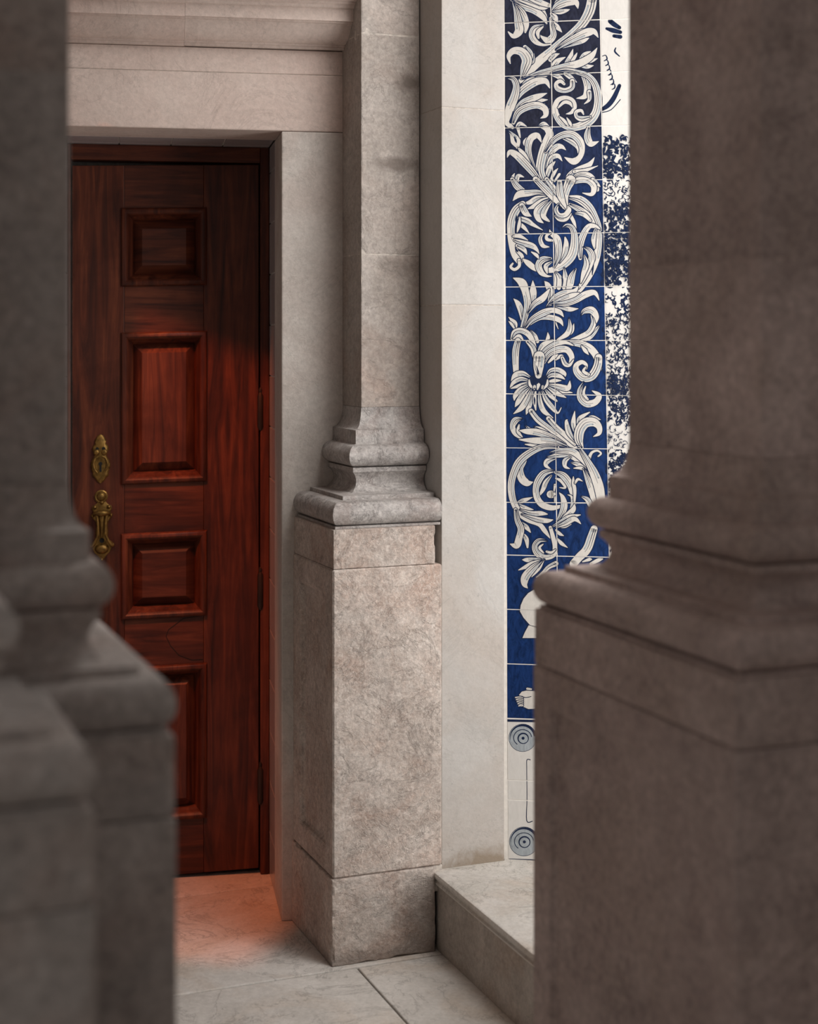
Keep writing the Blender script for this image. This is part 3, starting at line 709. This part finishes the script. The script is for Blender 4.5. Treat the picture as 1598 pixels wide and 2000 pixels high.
S('B',390,1762,18, 450,1832,28, 470,1922,24, 490,2010,22)
S('B',500,1905,8, 560,1802,28, 665,1752,12)
S('B',520,1925,8, 600,1852,28, 700,1792,28, 800,1772,18, 885,1802,8)
S('B',560,2010,14, 620,1902,28, 720,1852,36, 820,1852,34, 872,1932,28, 850,2015,14)
S('B',700,1955,12, 760,1922,20, 805,1985,6)
S('B',620,1990,8, 680,1930,20, 720,1905,6)
# -- region C
S('C',770,-5,18, 800,60,24, 850,72,16, 892,15,5)
S('C',1165,-10,38, 1150,90,44, 1090,190,46, 1000,210,42, 930,150,36, 920,80,28, 980,40,22, 1030,70,16, 1032,115,5)
S('C',1022,95,8, 1000,140,16, 1055,175,16)
S('C',600,190,6, 640,132,18, 720,122,24, 790,162,22, 802,195,4)
S('C',605,212,8, 660,182,22, 740,192,22, 795,225,5)
S('C',610,255,6, 680,242,20, 755,240,5)
S('C',620,322,6, 740,352,24, 878,372,4)
S('C',610,282,6, 720,302,26, 830,322,30, 852,245,4)
S('C',600,302,6, 700,372,26, 808,424,5)
S('C',580,332,6, 640,402,22, 708,462,10)
S('C',420,202,8, 340,162,26, 260,182,28, 216,245,4)
S('C',410,242,8, 320,222,22, 240,262,20, 203,325,4)
S('C',400,262,8, 320,292,22, 215,325,6)
S('C',400,292,8, 320,332,24, 260,402,24, 248,455,4)
S('C',410,322,8, 350,382,24, 290,472,26, 258,525,4)
S('C',460,352,8, 430,442,24, 400,542,26, 378,606,4)
S('C',430,342,8, 390,432,26, 330,532,30, 242,600,4)
S('C',550,342,6, 590,442,24, 660,532,26, 720,592,10, 758,535,4)
S('C',520,352,6, 530,472,24, 570,572,26, 668,645,4)
S('C',482,352,6, 470,452,20, 482,560,6)
K('C',465,420,4, 468,450,10, 470,500,4)
PG('C',[(400,230),(430,190),(510,180),(600,190),(625,240),(610,310),(560,350),(510,360),(450,350),(405,300)],'k')
S('C',410,235,8, 420,290,14, 465,335,8)
S('C',610,235,8, 602,290,14, 555,335,8)
S('C',455,320,8, 470,300,12, 478,320,5)
S('C',500,335,8, 512,285,18, 512,270,4)
S('C',550,325,8, 556,300,12, 545,320,5)
S('C',520,-20,60, 512,90,54, 510,185,34)
K('C',490,80,3, 505,140,10, 508,165,12)
K('C',470,30,3, 478,110,3, 505,190,3)
S('C',1000,258,5, 960,342,24, 970,432,36, 1040,492,38, 1130,472,34, 1168,402,28, 1095,352,5)
S('C',1022,305,6, 1002,382,14, 1045,445,12)
S('C',430,570,26, 500,662,30, 600,742,30, 720,832,30, 850,932,24, 945,975,8)
S('C',620,652,26, 700,742,26, 800,832,26, 905,935,14)
S('C',335,652,5, 262,672,34, 230,742,28, 260,812,28, 315,865,10)
S('C',300,722,8, 290,792,18, 335,852,6)
S('C',470,740,5, 540,772,24, 645,835,14)
S('C',380,738,6, 430,782,24, 525,825,14)
S('C',800,935,12, 650,852,28, 500,802,36, 380,792,28, 305,782,4)
S('C',700,932,8, 500,942,22, 365,932,4)
S('C',820,955,8, 650,902,32, 480,892,34, 303,882,5)
S('C',905,902,8, 840,802,28, 815,690,18, 825,665,4)
S('C',905,805,8, 890,702,26, 905,572,3)
S('C',940,742,8, 960,652,24, 1065,585,6)
S('C',1000,695,12, 1090,642,24, 1185,665,3)
S('C',985,968,16, 950,882,46, 960,782,52, 1020,702,52, 1110,692,46, 1168,742,32, 1170,812,22, 1108,848,4)
S('C',400,1032,6, 350,1122,28, 310,1202,34, 330,1302,42, 390,1352,36, 450,1342,4)
S('C',290,1562,12, 350,1542,24, 445,1508,3)
S('C',290,1582,8, 360,1622,24, 456,1642,3)
S('C',720,965,16, 560,962,28, 420,1022,36, 310,1112,40, 250,1222,38, 216,1352,36, 220,1472,36, 250,1582,34, 310,1682,34, 400,1752,28, 520,1802,24, 580,1872,24, 636,1950,5)
S('C',1060,1085,18, 1090,1022,14, 1150,1002,10, 1190,1032,10, 1160,1062,8)
S('C',700,1082,8, 612,1112,28, 592,1162,20, 648,1204,4)
S('C',605,1072,5, 720,1052,24, 840,1052,26, 960,1122,26, 1025,1205,6)
S('C',640,1022,6, 760,1002,26, 880,1012,34, 970,1082,28, 1055,1190,12)
S('C',870,1132,6, 940,1152,24, 1015,1195,14)
S('C',895,1192,5, 980,1192,18, 1045,1245,6)
S('C',852,1072,10, 800,1112,26, 800,1172,18, 850,1197,4)
S('C',1000,1202,10, 1050,1322,30, 1090,1442,34, 1130,1602,28)
S('C',950,962,12, 1000,1042,24, 1060,1142,34, 1120,1262,48, 1168,1402,52, 1188,1542,44, 1180,1650,36)
S('C',975,1498,4, 1040,1532,26, 1080,1602,24, 1125,1660,6)
S('C',700,1302,8, 760,1332,18, 802,1402,12, 740,1402,3)
S('C',650,1272,8, 592,1342,24, 560,1422,22, 520,1490,6)
S('C',690,1222,8, 580,1242,32, 512,1322,38, 482,1422,32, 500,1522,34, 560,1592,34, 660,1622,28, 765,1602,14)
S('C',690,1235,12, 780,1272,36, 850,1362,36, 880,1462,28, 885,1550,5)
S('C',640,1475,40, 658,1475,40)
S('C',690,1372,12, 680,1442,6)
S('C',690,1502,8, 690,1555,10)
S('C',700,1795,8, 760,1692,28, 790,1602,36, 775,1512,24, 738,1458,4)
S('C',850,1690,14, 890,1585,28, 870,1502,12, 828,1480,3)
S('C',902,1560,10, 905,1432,18, 890,1352,18, 890,1285,5)
S('C',910,1352,10, 940,1312,14, 988,1332,3)
S('C',730,1795,6, 800,1722,24, 885,1645,28, 902,1585,6)
S('C',660,1825,6, 760,1772,22, 850,1722,26, 965,1698,5)
S('C',740,1832,5, 800,1822,18, 866,1800,3)
S('C',700,1832,6, 800,1792,26, 900,1742,26, 970,1795,4)
S('C',310,1642,6, 440,1682,24, 540,1682,24, 606,1690,6)
S('C',330,1692,6, 480,1742,24, 600,1762,24, 668,1752,4)
S('C',330,1782,8, 380,1832,24, 425,1888,5)
S('C',340,1902,12, 380,1962,24, 392,2050,10)
S('C',262,1642,18, 280,1752,28, 320,1852,34, 300,1952,36, 272,2030,36, 205,2015,5)
S('C',700,1862,8, 740,1902,18, 785,1925,3)
S('C',1115,1850,38, 1082,1950,44, 1052,2040,46, 1015,2100,46, 960,2150,44, 890,2230,42)
# -- region D
S('D',720,15,8, 760,62,20, 826,108,3)
S('D',605,35,4, 520,32,24, 470,92,28, 500,172,34, 580,215,28, 670,190,26, 692,102,26, 665,-20,22, 640,-110,18)
S('D',560,72,6, 522,112,14, 565,165,8)
S('D',600,152,12, 650,162,14, 695,130,6)
S('D',575,238,6, 460,242,24, 380,242,22, 335,240,3)
S('D',540,242,6, 430,292,28, 296,352,5)
S('D',570,242,6, 510,332,24, 438,425,5)
S('D',550,252,6, 460,322,34, 372,422,44, 360,502,32, 392,548,4)
S('D',700,282,28, 620,322,22, 560,382,18, 485,432,4)
S('D',990,262,6, 1060,238,18, 1085,235,8)
S('D',1080,285,16, 1160,245,20, 1205,232,8)
vase = [(600,535),(520,550),(460,566),(400,602),(350,662),(318,735),(310,800),(350,870),(415,945),(470,985)]
PG('D', vase + [(1400-x, y) for x, y in reversed(vase)])
foot = [(470,975),(405,952),(362,1030),(337,1090)]
PG('D', foot + [(1400-x, y) for x, y in reversed(foot)])
PG('D',[(300,1708),(330,1672),(380,1660),(440,1664),(520,1670),(580,1700),(600,1760),(580,1820),(520,1856),(400,1860),(345,1835),(318,1805)])
for i in range(5): S('D',335,1740+i*20,12, 295-abs(i-1)*-6,1735+i*21,11, 262+i*9,1735+i*23,7)
K('D',300,1715,4, 370,1735,4, 430,1725,4)
S('D',390,1640,12, 430,1645,10)
def ell(cx_, cy_, rx, ry_, n=28): return [((cx_-960+rx*math.cos(2*math.pi*k/n))/SC, (cy_-1050+ry_*math.sin(2*math.pi*k/n))/SC) for k in range(n)]
for ex, ey, er in ((1021, 1441, 26.5), (1023.5, 1643.5, 28)):
    PG('D', ell(ex, ey, er+0.9, er+0.9), 'k'); PG('D', ell(ex, ey, er, er), 'b')
    STK.append(('k', [(ex-er*0.92*math.cos(a), ey-er*0.92*math.sin(a), 2.6*math.sin(a/2.4+0.2)) for a in [i*0.26-0.45 for i in range(14)]]))
    STK.append(('k', [(ex-er*0.66*math.cos(a), ey-er*0.6*math.sin(a), 0.8) for a in [i*0.3-0.9 for i in range(14)]]))
    PG('D', ell(ex+1, ey+1, er*0.42, er*0.42), 'k'); PG('D', ell(ex+1.3, ey+1.6, er*0.34, er*0.33), 'b'); PG('D', ell(ex+0.8, ey+0.8, 3, 3), 'k')
STK.append(('k', [(1036, 1484, .8), (1029.5, 1484, .8), (1029, 1500, .7), (1029.5, 1560, .7), (1029, 1603, .9), (1040, 1604, .9)]))
STK.append(('k', [(980, 1407, 2.4), (1300, 1413, 2.4)])); STK.append(('k', [(995, 1679, 2.2), (1300, 1690, 2.2)])); STK.append(('k', [(990.5, 1521, .9), (990.8, 1555, .9)]))
# -- picture tiles: trees drawn in short dark strokes
K('A',1290,230,26, 1340,270,26, 1390,300,20); K('A',1250,310,14, 1320,330,26, 1400,350,20); K('A',1330,390,18, 1400,400,22)
K('A',1390,930,20, 1330,1060,26, 1270,1140,26, 1205,1185,20); K('A',1400,1080,5, 1300,1190,5, 1205,1220,5)
for q in range(7):
    K('A',1205+q*18,610+q*52,4, 1240+q*16,600+q*52,5, 1255+q*14,640+q*52,8, 1225+q*14,660+q*52,4)
K('A',1350,520,6, 1340,560,10, 1390,610,6)
rs = random.Random(3)
def foliage(y0, y1, n, w, x0=1171, x1=1272):
    w *= 1.25
    for i in range(n):
        y = rs.uniform(y0, y1); x = rs.uniform(x0, x1) + 0.017*y; r = rs.uniform(2.2, 5.5); a = rs.uniform(0, 6.28); sg = rs.choice((-1, 1))
        STK.append(('k', [(x+r*math.cos(a+sg*t), y+r*math.sin(a+sg*t)*1.1, w*(0.35+rs.random()*0.9)*math.sin(0.5+t*0.9)) for t in (0, .7, 1.4, 2.1, 2.7)]))
for y0, y1, n, w in ((270, 350, 330, 1.9), (358, 398, 90, 0.9), (398, 455, 250, 1.8), (457, 560, 480, 2.0), (572, 612, 70, 1.7), (612, 664, 190, 1.1),
                     (666, 770, 300, 1.0), (735, 770, 120, 1.5), (772, 830, 210, 1.4), (835, 876, 80, 0.8), (880, 945, 240, 1.7), (945, 1080, 380, 1.3), (1090, 1290, 420, 1.2)):
    foliage(y0, y1, n, w); foliage(y0, y1, int(n*1.3), w, 1272, 1560)


def strip_quads(pts, grow, n=7, taper=1.0):
    c = cr(pts, n); qs = []; Lf, Rt = [], []
    for i, (x, y, w) in enumerate(c):
        x0, y0 = c[max(i-1, 0)][:2]; x1, y1 = c[min(i+1, len(c)-1)][:2]
        dx, dy = x1-x0, y1-y0; l = math.hypot(dx, dy) or 1; w = max(w, 0.25)*taper + grow
        Lf.append((x-dy/l*w, y+dx/l*w)); Rt.append((x+dy/l*w, y-dx/l*w))
    for i in range(len(c)-1): qs.append([Lf[i], Lf[i+1], Rt[i+1], Rt[i]])
    for idx in (0, len(c)-1):                         # round caps
        x, y, w = c[idx]; w = max(w, 0.25)*taper + grow
        qs.append([(x+w*math.cos(k*math.pi/5), y+w*math.sin(k*math.pi/5)) for k in range(10)])
    return qs
def convex_ccw(q):
    a = 0
    for i in range(len(q)): a += q[i][0]*q[(i+1) % len(q)][1] - q[(i+1) % len(q)][0]*q[i][1]
    return q if a > 0 else q[::-1]
def clip(poly, cl):
    for i in range(len(cl)):
        ax, ay = cl[i]; bx, by = cl[(i+1) % len(cl)]
        out = []
        for j in range(len(poly)):
            p, q = poly[j], poly[(j+1) % len(poly)]
            sp_ = (bx-ax)*(p[1]-ay) - (by-ay)*(p[0]-ax); sq = (bx-ax)*(q[1]-ay) - (by-ay)*(q[0]-ax)
            if sp_ >= 0: out.append(p)
            if (sp_ >= 0) != (sq >= 0):
                t = sp_/(sp_-sq); out.append((p[0]+(q[0]-p[0])*t, p[1]+(q[1]-p[1])*t))
        poly = out
        if len(poly) < 3: return []
    return poly
LAYERS = []                                           # (material index, [quads], bbox)
def layer(mi, qs):
    xs = [p[0] for q in qs for p in q]; ys = [p[1] for q in qs for p in q]
    LAYERS.append((mi, qs, (min(xs), min(ys), max(xs), max(ys))))
for kind, pts in STK:
    if kind == 's':
        layer(1, strip_quads(pts, 1.55)); layer(0, strip_quads(pts, 0.0))
        wmax = max(p[2] for p in pts)
        if wmax > 3.6 and len(pts) >= 3:              # shading wash on one side and a drawn vein
            k = random.choice((-1, 1))
            c = cr(pts, 3); off = []
            for i, (x, y, w_) in enumerate(c):
                x0, y0 = c[max(i-1, 0)][:2]; x1, y1 = c[min(i+1, len(c)-1)][:2]; l = math.hypot(x1-x0, y1-y0) or 1
                off.append((x - k*(y1-y0)/l*w_*0.55, y + k*(x1-x0)/l*w_*0.55, w_))
            a, b = int(len(off)*0.1), max(int(len(off)*0.62), 3)
            seg = off[a:b]
            if len(seg) > 2:
                layer(2, strip_quads([(x, y, 0.20*w_) for x, y, w_ in seg], 0, 2))
            ctr = c[0:max(int(len(c)*0.66), 3)]
            nn = len(ctr)
            layer(1, strip_quads([(x - k*0.0, y, 0.22 + 0.7*(1-i/nn)) for i, (x, y, w_) in enumerate(ctr)], 0, 2))
            if wmax > 6.0:
                ct2 = off[0:max(int(len(off)*0.5), 3)]; n2 = len(ct2)
                layer(1, strip_quads([(2*c[i][0]-x, 2*c[i][1]-y, 0.2 + 0.6*(1-i/n2)) for i, (x, y, w_) in enumerate(ct2)], 0, 2))
    elif kind == 'k': layer(1, strip_quads(pts, 0.0, 4))
    elif kind == 'pw':
        xs = sum(p[0] for p in pts)/len(pts); ys = sum(p[1] for p in pts)/len(pts)
        fan = [[(xs, ys), pts[i], pts[(i+1) % len(pts)]] for i in range(len(pts))]
        layer(1, [[(xs+(x-xs)*1.03+(1 if x > xs else -1), ys+(y-ys)*1.03+(1 if y > ys else -1)) for x, y in q] for q in fan]); layer(0, fan)
    elif kind == 'pb':
        xs = sum(p[0] for p in pts)/len(pts); ys = sum(p[1] for p in pts)/len(pts)
        layer(2, [[(xs, ys), pts[i], pts[(i+1) % len(pts)]] for i in range(len(pts))])
    elif kind == 'pk':
        xs = sum(p[0] for p in pts)/len(pts); ys = sum(p[1] for p in pts)/len(pts)
        layer(1, [[(xs, ys), pts[i], pts[(i+1) % len(pts)]] for i in range(len(pts))])

PAINT = [M['cream'], M['navy'], M['wash']]
for c in range(10):
    for r in range(len(YL)-1):
        q = [corner(c, r), corner(c+1, r), corner(c+1, r+1), corner(c, r+1)]
        q = shrink(q, 0.72); prd = random.uniform(-0.0003, 0.0003)
        q = [(x+random.uniform(-.15, .15), y+random.uniform(-.15, .15)) for x, y in q]
        vs = [onT(x, y, -0.0074) for x, y in q] + [onT(x, y, prd) for x, y in q]
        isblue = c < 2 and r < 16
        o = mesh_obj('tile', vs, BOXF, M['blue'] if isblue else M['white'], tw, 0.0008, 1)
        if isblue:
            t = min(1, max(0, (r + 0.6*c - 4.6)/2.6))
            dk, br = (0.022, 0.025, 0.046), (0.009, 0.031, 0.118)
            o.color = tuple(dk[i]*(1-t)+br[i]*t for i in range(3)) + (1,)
        cl = convex_ccw(shrink(q, 0.15)); bx0, by0 = min(p[0] for p in q), min(p[1] for p in q); bx1, by1 = max(p[0] for p in q), max(p[1] for p in q)
        V, Fc, MI = [], [], []; lay = 0
        for mi, qs, bb in LAYERS:
            if bb[2] < bx0 or bb[0] > bx1 or bb[3] < by0 or bb[1] > by1: continue
            lay += 1
            for qd in qs:
                if max(p[0] for p in qd) < bx0 or min(p[0] for p in qd) > bx1 or max(p[1] for p in qd) < by0 or min(p[1] for p in qd) > by1: continue
                cp = clip(convex_ccw(list(qd)), cl)
                if len(cp) < 3: continue
                b0 = len(V); V += [onT(x, y, prd + 0.0001 + lay*0.000008) for x, y in cp]
                Fc.append(tuple(range(b0, b0+len(cp)))); MI.append(mi)
        if Fc: mesh_obj('painted_scrollwork', V, Fc, None, o, mats=PAINT, midx=MI)

# ------------------------------------------------------------------ added box, out of view, that shapes the warm spot's beam
lamp = empty('added_beam_box'); tag(lamp, 'small black box added out of view to shape the warm beam on the red door', 'lamp')
fz = Vector((0.085, 0.385, -0.918)).normalized(); fx = fz.cross(Vector((0, 0, 1))).normalized(); fy = fx.cross(fz)
LP = Vector((-0.89, 3.22, 3.2))
def H(x, y, z): return LP + fx*x + fy*y + fz*z
d = 0.30; x0, x1, y0, y1, R = -0.090*d, 0.100*d, -0.163*d, 0.312*d, 0.17
for a in ((-R, x0, -R, R), (x1, R, -R, R), (x0, x1, -R, y0), (x0, x1, y1, R)):
    box('beam_mask_plate', H, a[0], a[1], a[2], a[3], d, d+0.004, M['iron'], lamp, 0)
for a in ((-R, -R+0.004, -R, R), (R-0.004, R, -R, R), (-R, R, -R, -R+0.004), (-R, R, R-0.004, R)):
    box('beam_box_side', H, a[0], a[1], a[2], a[3], -0.06, d, M['iron'], lamp, 0)
box('beam_box_back', H, -R, R, -R, R, -0.064, -0.06, M['iron'], lamp, 0)
tube('beam_box_rod', [H(0, 0, -0.062), Vector((H(0, 0, -0.062).x, H(0, 0, -0.062).y, 3.61))], 0.008, M['iron'], lamp)
